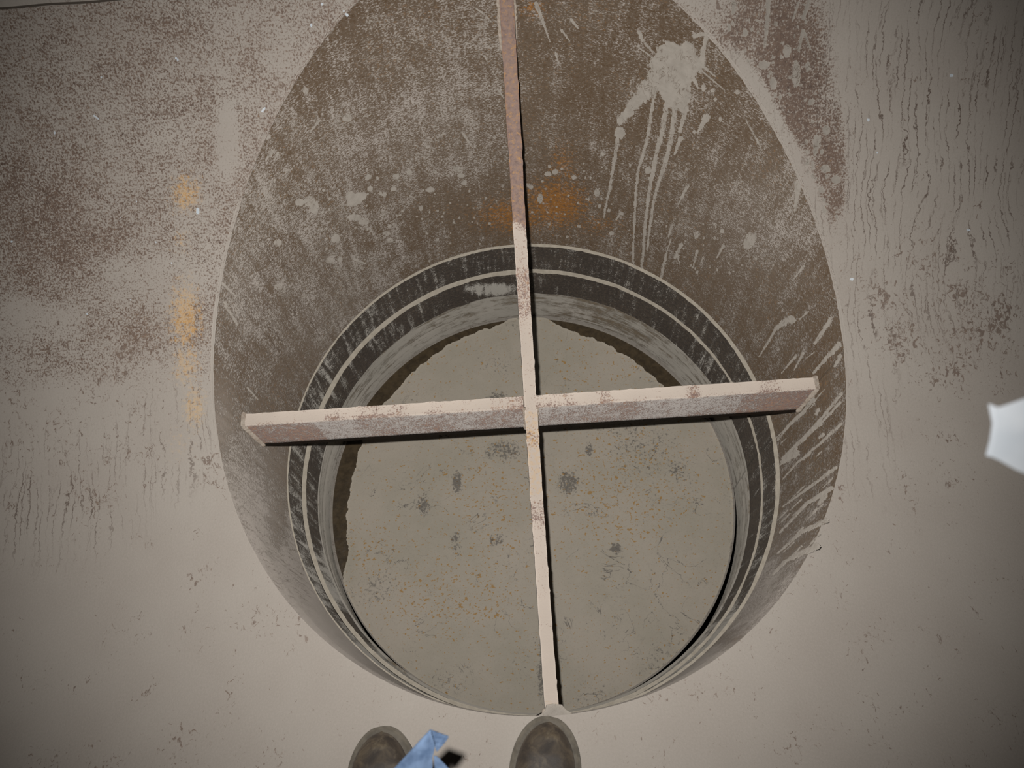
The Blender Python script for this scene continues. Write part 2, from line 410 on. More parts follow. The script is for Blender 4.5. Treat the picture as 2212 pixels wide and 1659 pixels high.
# ------------------------------------------------------------------ shaft wall (branch pipe)
NT2 = 1100; NZ = 110
th2 = np.linspace(0, 2 * np.pi, NT2, endpoint=False)
zt = rim_z(r * np.sin(th2)); vz = np.linspace(0, 1, NZ)
ZZ = zt[:, None] * (1 - vz) + Z1 * vz
TT = np.repeat(th2[:, None], NZ, 1)
RZ = r + (RB - r) * np.clip(ZZ / Z1, 0, 1)
P = np.stack([(RZ * np.cos(TT)).ravel(), (RZ * np.sin(TT) + SHY(ZZ)).ravel(), ZZ.ravel()], 1)
px = to_px(P); X, Y = px[:, 0], px[:, 1]; cv = px
back = (P[:, 1] < -.35)
cover = np.full(len(P), .36)
cover = over(cover, [(880, 330, 330, 150, .47), (560, 620, 130, 260, .54), (700, 620, 200, 170, .50), (980, 180, 120, 200, .48, .7), (740, 30, 70, 90, .28, .8), (700, 120, 30, 90, .35, .7),
                     (1120, 450, 220, 70, .22, .9), (1200, 250, 120, 300, .26, .8), (1380, 180, 140, 150, .30, .6), (1620, 480, 130, 130, .46, .8), (1700, 500, 60, 70, .62, .5),
                     (1500, 600, 130, 120, .32, .8), (1740, 830, 60, 60, .14, .9), (1780, 700, 40, 90, .30, .6),
                     (500, 820, 45, 90, .38, .8), (640, 790, 60, 80, .34, .5), (520, 1050, 60, 130, .74, .9), (600, 1230, 100, 160, .92, .9), (600, 1130, 25, 60, .40, .8), (560, 960, 60, 60, .50, .6), (720, 1380, 130, 120, .95, .9),
                     (900, 1490, 150, 60, 1.1, .9), (1150, 1530, 300, 40, 1.15, .9), (1450, 1450, 150, 90, .95, .9), (1640, 1290, 110, 110, .72, .9), (1740, 1120, 70, 120, .46, .9), (1770, 980, 60, 90, .36, .8)])
film = np.zeros(len(P))
for a in ((540, 1130, 110, 220, .9), (690, 1380, 180, 170, 1.0), (480, 930, 40, 120, .7), (1660, 1330, 170, 160, .8), (1500, 1470, 200, 90, .85), (1000, 1510, 300, 60, .85),
          (700, 720, 160, 160, .25), (520, 640, 60, 130, .3), (880, 300, 240, 180, .12), (1640, 480, 160, 170, .22)):
    d = ((X - a[0]) / a[2]) ** 2 + ((Y - a[1]) / a[3]) ** 2; film = np.maximum(film, a[4] * np.exp(-d))
film = np.where(P[:, 1] < -.5, np.maximum(film, .8), film)
# the film runs down the wall in streaks
run = vnoise(TT.ravel() * 60, ZZ.ravel() * 2.2, 1, 3) * .6 + vnoise(TT.ravel() * 150, ZZ.ravel() * 3.5, 1, 4) * .4
film *= .55 + .75 * run
orange = np.zeros(len(P))
for a in ((1200, 440, 90, 70, .72), (1110, 465, 110, 50, .66), (1215, 360, 45, 80, .50), (1290, 485, 90, 35, .45), (1150, 20, 40, 30, .55), (1280, 30, 120, 60, .25), (800, 20, 120, 60, .16),
          (600, 850, 40, 40, .30), (510, 860, 30, 50, .28), (1795, 790, 20, 40, .3), (1250, 230, 140, 200, .14), (590, 1200, 30, 60, .22), (940, 30, 80, 50, .2), (1500, 60, 60, 90, .16)):
    d = ((X - a[0]) / a[2]) ** 2 + ((Y - a[1]) / a[3]) ** 2; orange = np.maximum(orange, a[4] * np.exp(-d))
z0 = np.zeros(len(P)); line = patches(px, 0.0, [(660, 680, 170, 210, .9), (540, 1000, 70, 160, .6), (640, 1200, 80, 120, .6), (760, 300, 80, 260, .35)])
shaft = mesh_obj('wall_shaft', P, grid_faces(NT2, NZ, True), m_shaft, uv=np.stack([r * TT.ravel() , ZZ.ravel()], 1),
                 attrs=dict(cover=cover, orange=orange, speck=z0 - .6, line=line, film=film))
tag(shaft, 'rusty cylindrical wall of the round shaft dropping from the pipe floor', 'wall', kind='structure')

# weld bead round the rim of the opening
NB = 10; vv = []; ph = np.linspace(0, 2 * np.pi, NB, endpoint=False)
for i, t in enumerate(th2[::2]):
    p = np.array([r * math.cos(t), r * math.sin(t), float(rim_z(r * math.sin(t)))])
    rad = (.0022 + .0014 * vnoise(t * 60, 0, 1, 5) + .0010 * vnoise(t * 190, 3, 1, 6)) * (.25 + .75 * float(sstep(-.35, .15, math.sin(t))))
    n = np.array([math.cos(t), math.sin(t), 0.0]); zz = np.array([0, 0, 1.0])
    for f in ph: vv.append(p + n * (math.cos(f) * rad + .0008) + zz * (math.sin(f) * rad - .0008))
fc = [(i * NB + j, ((i + 1) % (NT2 // 2)) * NB + j, ((i + 1) % (NT2 // 2)) * NB + (j + 1) % NB, i * NB + (j + 1) % NB) for i in range(NT2 // 2) for j in range(NB)]
tb = np.repeat(th2[::2], NB)
pxb = to_px(np.array(vv)); cb = np.full(len(vv), 1.2); cb = np.where(pxb[:, 1] < 650, .72, cb); cb = np.where((pxb[:, 1] < 450) & (pxb[:, 0] < 1000), .55, cb)
uvb = np.stack([tb * r, np.tile(ph * .006, NT2 // 2)], 1); z0 = np.zeros(len(vv))
o = mesh_obj('trim_2', vv, fc, m_floor, uv=uvb, attrs=dict(cover=cb, orange=z0, speck=z0, line=z0, film=z0))
tag(o, 'mud caked weld bead round the rim of the shaft opening', 'weld', kind='structure')

# ------------------------------------------------------------------ liner rings and bore below the shaft
def ring_thing(name, label, r_out, r_in, z_top, z_bot, mat, mats_cover, seed, wfac, rough=.0012):
    root = tag(empty(name, (0, 0, z_top)), label, 'ring')
    n = 720; t = np.linspace(0, 2 * np.pi, n, endpoint=False)
    # ledge: flat top with a slightly ragged inner lip
    w_ = (r_out - r_in) * np.interp((t + .5) % (2 * np.pi) - .5, [-.5, 0, .8, 1.57, 2.4, 3.14, 3.9, 4.71, 5.3, 5.79], wfac) * (1 + .3 * (vnoise(t * 14, 1, 1, seed) - .5))
    prof = [(r_out + .004, z_top), (r_out - .0005, z_top), (0, z_top), (0, z_top - .003)]
    vv = []
    for i in range(n):
        wo = r_out - w_[i]
        jag = rough * (vnoise(t[i] * 120, 9, 1, seed) - .5)
        for k in range(4):
            R_ = [r_out + .006, r_out - .001, wo + jag, wo + jag + .0005][k]; z_ = [z_top, z_top, z_top - .0008, z_top - .004][k]
            vv.append((R_ * math.cos(t[i]), R_ * math.sin(t[i]) + float(SHY(z_)), z_))
    led = mesh_obj('ledge', vv, grid_faces(n, 4, True), m_ledge, root, smooth=False); led['label'] = 'pale silt lying on the narrow ledge'
    child_local(led, root)
    nz = 26; zz = np.linspace(z_top - .002, z_bot, nz); T, Z = np.meshgrid(t, zz, indexing='ij')
    R_ = np.repeat((r_out - w_ + .0008)[:, None], nz, 1)
    P = np.stack([(R_ * np.cos(T)).ravel(), (R_ * np.sin(T) + SHY(Z)).ravel(), Z.ravel()], 1)
    p = to_px(P); c, f = mats_cover(p, P); z0 = np.zeros(len(P))
    b = mesh_obj('bore', P, grid_faces(n, nz, True), mat, root, uv=np.stack([T.ravel() * r_in, Z.ravel()], 1),
                 attrs=dict(cover=c, orange=z0, speck=z0 - .6, line=z0, film=f))
    child_local(b, root)
    return root
def cov1(p, P):
    c = patches(p, .22, [(680, 900, 60, 200, .42), (800, 700, 120, 60, .34), (640, 1100, 60, 150, .40), (700, 1250, 80, 120, .6), (900, 1450, 300, 100, .95), (1500, 1400, 200, 120, .8), (1650, 1150, 40, 130, .35), (1150, 1530, 300, 40, 1.1)])
    return c, 0 * c
ring_thing('liner_ring', 'upper dark liner ring with pale ledge at foot of the rusty shaft wall', RB, R1, Z1, Z2, m_ring, cov1, 21, [1, 1, .85, .75, .45, .32, .30, .30, .65, 1])
def cov2(p, P):
    c = patches(p, .16, [(700, 900, 50, 160, .36), (1060, 625, 60, 14, .9), (660, 1150, 40, 120, .34), (720, 1260, 60, 80, .8), (930, 1470, 260, 80, .95), (1480, 1420, 180, 110, .8), (1560, 800, 100, 80, .36), (1150, 1530, 300, 40, 1.1), (840, 740, 60, 50, .3)])
    return c, 0 * c
ring_thing('liner_ring', 'lower black liner ring just under the upper ledge, above the dusty bore', R1, R2, Z2, Z3, m_ring, cov2, 33, [.5, .5, .7, 1.05, .8, .6, .4, .25, .35, .5])

# dusty bore round the disc
n = 720; t = np.linspace(0, 2 * np.pi, n, endpoint=False)
prof = [(R2 + .0004, Z3 + .001), (R3 + .002, Z3 - .001)] + [(R3 + .002 + .0115 * k / 22 + (.002 if 8 < k < 11 else 0), Z3 - .001 + (ZD - .05 - Z3) * k / 22) for k in range(1, 23)]
vv = []; uvs = []
for a in t:
    for R_, z_ in prof: vv.append((R_ * math.cos(a), R_ * math.sin(a) + float(SHY(z_)), z_)); uvs.append((a * R3, z_))
P = np.array(vv); p = to_px(P); z0 = np.zeros(len(P))
c = patches(p, .70, [(1350, 690, 170, 60, .50), (920, 680, 100, 30, .62), (1150, 650, 80, 20, .6), (700, 1050, 30, 200, .8), (1600, 1100, 30, 250, .72), (1150, 1530, 400, 60, 1.0)])
o = mesh_obj('seat_ring', P, grid_faces(n, len(prof), True), m_dust, uv=np.array(uvs), attrs=dict(cover=c, orange=z0, speck=z0 - .5, line=z0, film=z0))
tag(o, 'dusty grey seat bore below the black rings, round the muddy disc', 'ring')

# ------------------------------------------------------------------ disc closing the shaft
DC = np.array([-.0045, -.014])
root = tag(empty('closing_disc', (DC[0], DC[1], ZD - .02)), 'round steel disc closing the bottom of the shaft, brown and wet where bare', 'disc')
n = 360; rr_ = np.linspace(0, .5955, 30); T, R_ = np.meshgrid(np.linspace(0, 2 * np.pi, n, endpoint=False), rr_, indexing='ij')
P = np.stack([(R_ * np.cos(T)).ravel() + DC[0], (R_ * np.sin(T)).ravel() + DC[1], np.full(T.size, ZD - .010)], 1)
o = mesh_obj('disc_plate', P, grid_faces(n, 30, True), m_wet, root); child_local(o, root); o['label'] = 'wet brown disc face'
vv = []
for a in np.linspace(0, 2 * np.pi, n, endpoint=False):
    hh = .006 + .010 * sstep(-.3, .6, math.cos(a - .2))
    for R_, z_ in ((.597, -.03), (.597, -.010 + hh * .7), (.5958, -.010 + hh), (.5928, -.010 + hh), (.5902, -.010)):
        vv.append((R_ * math.cos(a) + DC[0], R_ * math.sin(a) + DC[1], ZD + z_))
o = mesh_obj('disc_rim', vv, grid_faces(n, 5, True), m_splat, root); child_local(o, root); o['label'] = 'raised muddy edge of the disc'

# settled mud on the disc: its edge draws back at two wet crescents
inner_l = [(1085, 703), (1030, 718), (975, 742), (930, 772), (885, 812), (850, 850), (815, 890), (790, 930), (775, 985), (762, 1030), (754, 1080), (750, 1120), (753, 1165), (752, 1200), (742, 1238)]
inner_r = [(1195, 700), (1240, 718), (1290, 735), (1340, 762), (1390, 795), (1432, 832), (1462, 862), (1500, 905)]
def polar(pts):
    q = on_plane(pts, ZD)[:, :2] - DC; return np.arctan2(q[:, 1], q[:, 0]), np.hypot(q[:, 0], q[:, 1])
n = 1080; t = np.linspace(-np.pi, np.pi, n, endpoint=False); Re = np.full(n, .5915)
for pts in (inner_l, inner_r):
    a, R_ = polar(pts); a = np.where(a < -np.pi / 2, a + 2 * np.pi, a); ta = np.where(t < -np.pi / 2, t + 2 * np.pi, t)
    o_ = np.argsort(a); a, R_ = a[o_], R_[o_]
    sel = (ta > a[0]) & (ta < a[-1]); Re[sel] = np.minimum(Re[sel], np.interp(ta[sel], a, R_))
ker = np.hanning(27); ker /= ker.sum(); Re = np.convolve(np.concatenate([Re[-13:], Re, Re[:13]]), ker, 'valid')
Re += np.where(Re < .5895, .008 * (vnoise(t * 30, 2, 1, 8) - .5) + .0035 * (vnoise(t * 120, 2, 1, 9) - .5), 0)
nr = 60; k = np.linspace(0, 1, nr); k = np.concatenate([k, [1.003, 1.004]])
vv = []
for i in range(n):
    for j, kk in enumerate(k):
        R_ = Re[i] * min(kk, 1.0) + (.002 if j == nr else (.003 if j == nr + 1 else 0))
        x_, y_ = R_ * math.cos(t[i]), R_ * math.sin(t[i])
        z_ = ZD + .004 * (vnoise(x_ + 3, y_ + 3, 9, 2) - .5) + .0016 * (vnoise(x_ + 3, y_ + 3, 42, 12) - .5)
        if j == nr: z_ = ZD - .005
        if j == nr + 1: z_ = ZD - .011
        vv.append((x_ + DC[0], y_ + DC[1], z_))
P = np.array(vv); p = to_px(P)
oz = patches(p, .15, [(980, 1290, 150, 90, 1.0), (1050, 1060, 110, 130, .8), (1340, 1060, 160, 130, 1.0), (800, 1180, 60, 60, .8), (1180, 1420, 200, 90, .2), (900, 800, 200, 80, .1), (1300, 800, 120, 60, .6)])
dz = patches(p, .0, [(1228, 1045, 26, 30, 1.1), (1330, 1184, 13, 13, 1.5), (988, 1043, 12, 26, 1.2), (985, 1175, 14, 34, 1.0), (915, 1090, 14, 26, .8), (1273, 936, 6, 6, 2.0), (1272, 972, 10, 16, 1.5), (1075, 865, 30, 22, 1.0), (1085, 975, 40, 26, .8),
                           (1400, 980, 110, 100, .42), (1075, 1165, 20, 16, .9), (800, 1270, 70, 40, .45), (1010, 1470, 70, 40, .4), (1440, 1440, 60, 60, .35), (1250, 900, 180, 50, .3), (1170, 1455, 8, 60, .9)])
o = mesh_obj('mud_layer', P, grid_faces(n, len(k), True), m_silt, attrs=dict(orange=oz, speck=dz))
tag(o, 'flat grey mud settled over the disc, flecked with ochre and cracked', 'mud', kind='stuff')

# ------------------------------------------------------------------ welded cross of flat bars
PSI = math.radians(-.2855); UB = np.array([math.cos(PSI), math.sin(PSI), 0]); VB = np.array([-math.sin(PSI), math.cos(PSI), 0]); OB = UB * .0027
WB, HB = .0256, .1417
def barz(v): return .4533 * v + .6261 * v * v
guard = tag(empty('crossbar_guard', (0, 0, -.1)), 'rusty cross of two welded flat bars spanning the round opening, mud on top', 'guard')
def bar(name, pts_top, side, dep, cover_fn, orange_fn, uvoff, seed, lump=.0005):
    """flat bar swept along pts_top (centre of the top edge); side = unit vector across; dep = downward unit vectors"""
    n = len(pts_top); vv = []; uvs = []; cov = []; org = []; film_shade = []
    hw = WB / 2; b = .002
    prof = [(-hw, -HB), (-hw, -HB * .8), (-hw, -HB * .6), (-hw, -HB * .4), (-hw, -HB * .2), (-hw, -.012), (-hw, -b), (-hw + b * .5, -b * .3), (-hw + b * 1.6, 0), (-hw * .45, .0006), (0, .0008), (hw * .45, .0006),
            (hw - b * 1.6, 0), (hw - b * .5, -b * .3), (hw, -b), (hw, -.012), (hw, -HB * .2), (hw, -HB * .4), (hw, -HB * .6), (hw, -HB * .8), (hw, -HB)]
    L = np.concatenate([[0], np.cumsum(np.linalg.norm(np.diff(pts_top, axis=0), axis=1))])
    acc = np.concatenate([[0], np.cumsum([math.hypot(prof[i + 1][0] - prof[i][0], prof[i + 1][1] - prof[i][1]) for i in range(len(prof) - 1)])])
    for i in range(n):
        j1 = lump * (vnoise(L[i] * 90, 1, 1, seed) - .5) * 2 + .0014 * max(0, vnoise(L[i] * 60, 7, 1, seed + 5) - .78) * 4
        j2 = lump * (vnoise(L[i] * 90, 5, 1, seed + 1) - .5) * 2 + .0018 * max(0, vnoise(L[i] * 70, 3, 1, seed + 6) - .78) * 4
        for k, (a, d) in enumerate(prof):
            jj = 0
            if 5 <= k <= 8: jj = -j1
            if 12 <= k <= 15: jj = j2
            zz_ = .0008 * (vnoise(L[i] * 80, a * 80, 1, seed + 2) - .5)
            vv.append(pts_top[i] + side * (a + jj) + dep[i] * (-d + zz_)); uvs.append((acc[k] + uvoff, L[i] + uvoff))
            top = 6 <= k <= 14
            film_shade.append(0.0 if top else 1.0); cov.append(cover_fn(L[i] / L[-1], top, a, d)); org.append(orange_fn(L[i] / L[-1], top, a))  # side faces take the greyer film colour, painted shade included; top does not
    m_ = len(prof); fc = [tuple(f) for f in grid_faces(n, m_)]
    fc += [(i * m_, i * m_ + m_ - 1, (i + 1) * m_ + m_ - 1, (i + 1) * m_) for i in range(n - 1)]
    z0 = np.zeros(len(vv))
    o = mesh_obj(name, vv, fc, m_bar, guard, uv=np.array(uvs), attrs=dict(cover=cov, orange=org, speck=z0 - .5, line=z0, film=film_shade))
    child_local(o, guard); return o
down = np.array([0, 0, -1.0])
vl = np.linspace(-.600, .6000, 300)
ptl = OB + VB * vl[:, None] + np.stack([0 * vl, 0 * vl, barz(vl)], 1)
tang = np.gradient(ptl, axis=0); tang /= np.linalg.norm(tang, axis=1)[:, None]
dpl = np.cross(tang, UB); dpl *= np.sign(-dpl[:, 2:3]); 
# keep the ends plumb against the wall
def cv_long(f, top, a, d):
    if not top: return .62 + .25 * (f < .2)
    y = f
    v = 1.02 if y < .15 else (.80 if y < .62 else .70)
    v -= .34 * max(0, vnoise(f * 26, 1, 1, 77) - .55) * 2
    return v - .72 * float(sstep(.685, .715, y + a * .6))
def og_long(f, top, a):
    if not top: return 0.05
    return (.33 if f > .70 else .20 + .30 * (vnoise(f * 22, 4, 1, 31) > .6)) * (1 if f > .12 else .8)
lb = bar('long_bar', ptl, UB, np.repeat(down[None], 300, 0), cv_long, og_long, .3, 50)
lb['label'] = 'long flat bar rising up the far side of the shaft'
def halfbar(sgn):
    vl = np.linspace(.0125, .6005, 150) * sgn + OB[0] * 0
    p = UB * vl[:, None] + OB * 0
    def cv(f, top, a, d):
        if top:
            v = .93 - .5 * max(0, vnoise(f * 16 + sgn * 9, 1, 1, 13) - .5) * 2 - .18 * (a < -.006)
            return v - .25 * float(f < .12)
        return .60 + .24 * (vnoise(f * 9 + 3 * sgn, d * 12, 1, 17) - .5) - (.16 if f > .75 else 0)
    def og(f, top, a): return .22 * (f < .4) if top else .05
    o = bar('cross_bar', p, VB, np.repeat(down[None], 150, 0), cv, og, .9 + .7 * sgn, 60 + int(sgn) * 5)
    o['label'] = 'right half of the cross bar' if sgn > 0 else 'left half of the cross bar'
halfbar(-1); halfbar(1)

def fillet(name, top, bot, outv, rad, seed, n=40, mat=None, flare=0.0, label=None, tip=1.0):
    """lumpy weld run from top to bot, bulging along outv"""
    top, bot, outv = map(np.array, (top, bot, outv)); ax = bot - top; ax = ax / np.linalg.norm(ax); sd = np.cross(ax, outv); vv = []
    for i in range(n):
        f = i / (n - 1); e = min(1, math.sqrt(min(f, 1 - f) * 12 + .02)); R_ = rad * e * (.8 + .45 * vnoise(f * 22, 0, 1, seed)) * (1 + flare * (1 - f) ** 2)
        c_ = top + (bot - top) * f
        for j in range(10):
            a = 2 * math.pi * j / 10
            vv.append(c_ + outv * math.cos(a) * R_ + sd * math.sin(a) * R_)
    fc = [(i * 10 + j, i * 10 + (j + 1) % 10, (i + 1) * 10 + (j + 1) % 10, (i + 1) * 10 + j) for i in range(n - 1) for j in range(10)]
    fc += [tuple(range(10)), tuple(range((n - 1) * 10, n * 10))]
    o = mesh_obj(name, vv, fc, mat or m_weld, guard); child_local(o, guard)
    if label: o['label'] = label
    return o
for sx in (-1, 1):
    for sy in (-1, 1):
        c_ = OB + UB * sx * (WB / 2) + VB * sy * (WB / 2)
        fillet('weld_bead', c_ + [0, 0, -.001], c_ + [0, 0, -HB], (UB * sx + VB * sy) / math.sqrt(2), .0042, 3 + sx + 2 * sy)
        e = UB * sx * .5985 + VB * sy * WB / 2
        fillet('weld_bead', e + [0, 0, .004], e + [0, 0, -HB], VB * sy, .0050, 13 + sx + 2 * sy)
    # weld across the bar tops at the wall
    e = UB * sx * .5985
    fillet('weld_bead', e - VB * .016 + [0, 0, .001], e + VB * .016 + [0, 0, .001], (0, 0, 1), .0045, 30 + sx)
    e = OB + VB * (-.5975) + UB * sx * WB / 2
    fillet('weld_bead', e + [0, 0, .03], e + [0, 0, -.04 - HB], UB * sx, .0055, 40 + sx)
    # weld up the far wall on both sides of the bar
    e = OB + VB * .5985 + UB * sx * WB / 2; zt_ = float(barz(.6))
    fillet('weld_bead', e + [0, 0, zt_], e + [0, 0, zt_ - HB], UB * sx, .0050, 50 + sx)
# mud wedge packed where the long bar meets the near wall
out_ = [(-.034, -.604), (-.024, -.5995), (-.0165, -.594), (-.0125, -.585), (0, -.584), (.0125, -.586), (.0185, -.594), (.027, -.600), (.036, -.604), (0, -.606)]
vv = [(OB[0] + x_, y_, z_ + .002 * math.sin(i * 2.1)) for z_ in (-.19, .0, .072) for i, (x_, y_) in enumerate(out_)]
vv += [(OB[0] + x_ * .8, y_ - .002, .078) for x_, y_ in out_]
nn = len(out_); fc = [(k * nn + i, k * nn + (i + 1) % nn, (k + 1) * nn + (i + 1) % nn, (k + 1) * nn + i) for k in range(3) for i in range(nn)] + [tuple(range(3 * nn, 4 * nn)), tuple(range(nn - 1, -1, -1))]
o = mesh_obj('mud_fillet', vv, fc, m_splat, guard); child_local(o, guard); o['label'] = 'mud packed at the near end of the long bar'

# ------------------------------------------------------------------ splashed mud (traced marks, thin crust with real relief)
def capsule(pts, w0, w1=None):
    w1 = w0 if w1 is None else w1
    return ('cap', np.array(pts, float), w0, w1)
def ell(x, y, rx, ry=None, rot=0): return ('ell', x, y, rx, ry or rx, rot)
def poly(pts): return ('poly', np.array(pts, float))
def inside(sh, q, jit):
    x, y = q[:, 0], q[:, 1]
    if sh[0] == 'ell':
        c, s_ = math.cos(sh[5]), math.sin(sh[5]); a = (x - sh[1]) * c + (y - sh[2]) * s_; b = -(x - sh[1]) * s_ + (y - sh[2]) * c
        return (a / sh[3]) ** 2 + (b / sh[4]) ** 2 < 1 + jit * .5
    if sh[0] == 'cap':
        pts = sh[1]; L = np.concatenate([[0], np.cumsum(np.linalg.norm(np.diff(pts, axis=0), axis=1))]); r_ = np.zeros(len(x), bool)
        for i in range(len(pts) - 1):
            d = pts[i + 1] - pts[i]; ll = d @ d; f = np.clip(((x - pts[i][0]) * d[0] + (y - pts[i][1]) * d[1]) / ll, 0, 1)
            dd = np.hypot(x - pts[i][0] - f * d[0], y - pts[i][1] - f * d[1])
            ww = sh[2] + (sh[3] - sh[2]) * (L[i] + f * math.sqrt(ll)) / L[-1]
            r_ |= dd < ww / 2 * (1 + jit * .6)
        return r_
    pts = sh[1]; r_ = np.zeros(len(x), bool); j = len(pts) - 1
    xx = x + jit * 6; yy = y + jit * 6
    for i in range(len(pts)):
        xi, yi = pts[i]; xj, yj = pts[j]
        cnd = ((yi > yy) != (yj > yy)) & (xx < (xj - xi) * (yy - yi) / (yj - yi + 1e-9) + xi); r_ ^= cnd; j = i
    return r_
def bbox(sh):
    if sh[0] == 'ell': m_ = max(sh[3], sh[4]) * 1.4; return sh[1] - m_, sh[2] - m_, sh[1] + m_, sh[2] + m_
    p = sh[1]; m_ = (max(sh[2], sh[3]) if sh[0] == 'cap' else 6) + 2
    return p[:, 0].min() - m_, p[:, 1].min() - m_, p[:, 0].max() + m_, p[:, 1].max() + m_
def splat(name, shapes, surf, step=1.6, thick=.0022, mat=None, seed=0):
    cells = set()
    for sh in shapes:
        x0, y0, x1, y1 = bbox(sh); i0, j0, i1, j1 = int(x0 // step), int(y0 // step), int(x1 // step) + 1, int(y1 // step) + 1
        I, J = np.meshgrid(np.arange(i0, i1), np.arange(j0, j1), indexing='ij'); I, J = I.ravel(), J.ravel()
        q = np.stack([(I + .5) * step, (J + .5) * step], 1)
        jit = vnoise(q[:, 0], q[:, 1], .16, seed) + .6 * vnoise(q[:, 0], q[:, 1], .5, seed + 1) - .8
        ok = inside(sh, q, jit); cells |= set(zip(I[ok].tolist(), J[ok].tolist()))
    idx = {}; cnt = {}; fc = []
    for (i, j) in cells:
        f = []
        for a, b in ((0, 0), (0, 1), (1, 1), (1, 0)):
            k = (i + a, j + b)
            if k not in idx: idx[k] = len(idx); cnt[k] = 0
            cnt[k] += 1; f.append(idx[k])
        fc.append(f)
    ks = list(idx); pxs = np.array(ks, float) * step
    full = np.array([cnt[k] == 4 for k in ks])
    nz = vnoise(pxs[:, 0], pxs[:, 1], .11, seed + 3)
    jx = np.stack([vnoise(pxs[:, 0], pxs[:, 1], .9, seed + 6) - .5, vnoise(pxs[:, 0], pxs[:, 1], .9, seed + 7) - .5], 1) * step * .9
    pxs = pxs + jx * (~full)[:, None]
    A0 = surf(pxs, .0003); A1 = surf(pxs, .0003 + thick)
    hgt = np.where(full, .45 + .55 * nz, 0.0)[:, None]
    return mesh_obj(name, A0 * (1 - hgt) + A1 * hgt, fc, mat or m_splat)

main = [poly([(1420, 104), (1430, 95), (1437, 87), (1452, 90), (1467, 97), (1478, 91), (1488, 90), (1497, 96), (1503, 106), (1503, 118), (1520, 130), (1523, 142), (1506, 160), (1496, 178), (1491, 208), (1484, 238),
              (1474, 250), (1464, 232), (1455, 240), (1440, 228), (1432, 215), (1424, 195), (1412, 210), (1395, 215), (1384, 205), (1405, 168), (1405, 140), (1420, 125)]),
        capsule([(1420, 120), (1405, 138)], 10, 4), capsule([(1425, 135), (1372, 97)], 5, 2), capsule([(1412, 115), (1385, 84), (1382, 70)], 4, 8), capsule([(1515, 130), (1527, 72)], 12, 9), capsule([(1500, 78), (1527, 72)], 9, 8),
        capsule([(1515, 140), (1545, 165)], 6, 3), capsule([(1512, 150), (1565, 195)], 4, 2), capsule([(1500, 172), (1508, 190)], 9, 4),
        capsule([(1415, 170), (1393, 200), (1366, 230), (1340, 262)], 40, 16), ell(1339, 287, 11, 13), capsule([(1335, 295), (1328, 340), (1322, 375), (1318, 400), (1304, 468)], 8, 4), ell(1319, 405, 4, 6),
        capsule([(1414, 200), (1405, 255), (1396, 310), (1378, 370), (1373, 420), (1370, 480), (1367, 560), (1372, 590), (1366, 612)], 7, 4),
        capsule([(1440, 220), (1432, 280), (1416, 340), (1403, 410), (1394, 480), (1390, 540), (1384, 600), (1380, 626)], 11, 4),
        capsule([(1458, 235), (1450, 300), (1437, 350), (1421, 400), (1411, 440), (1404, 490), (1398, 540)], 11, 4),
        capsule([(1482, 235), (1468, 284)], 12, 6), capsule([(1470, 298), (1457, 334)], 11, 5), ell(1400, 368, 6, 8, .3)]
o = splat('mud_splash', main, on_shaft, 1.7, .003, seed=3)
tag(o, 'big pale mud splash with long drips at upper right of the rusty shaft wall', 'mud splash')

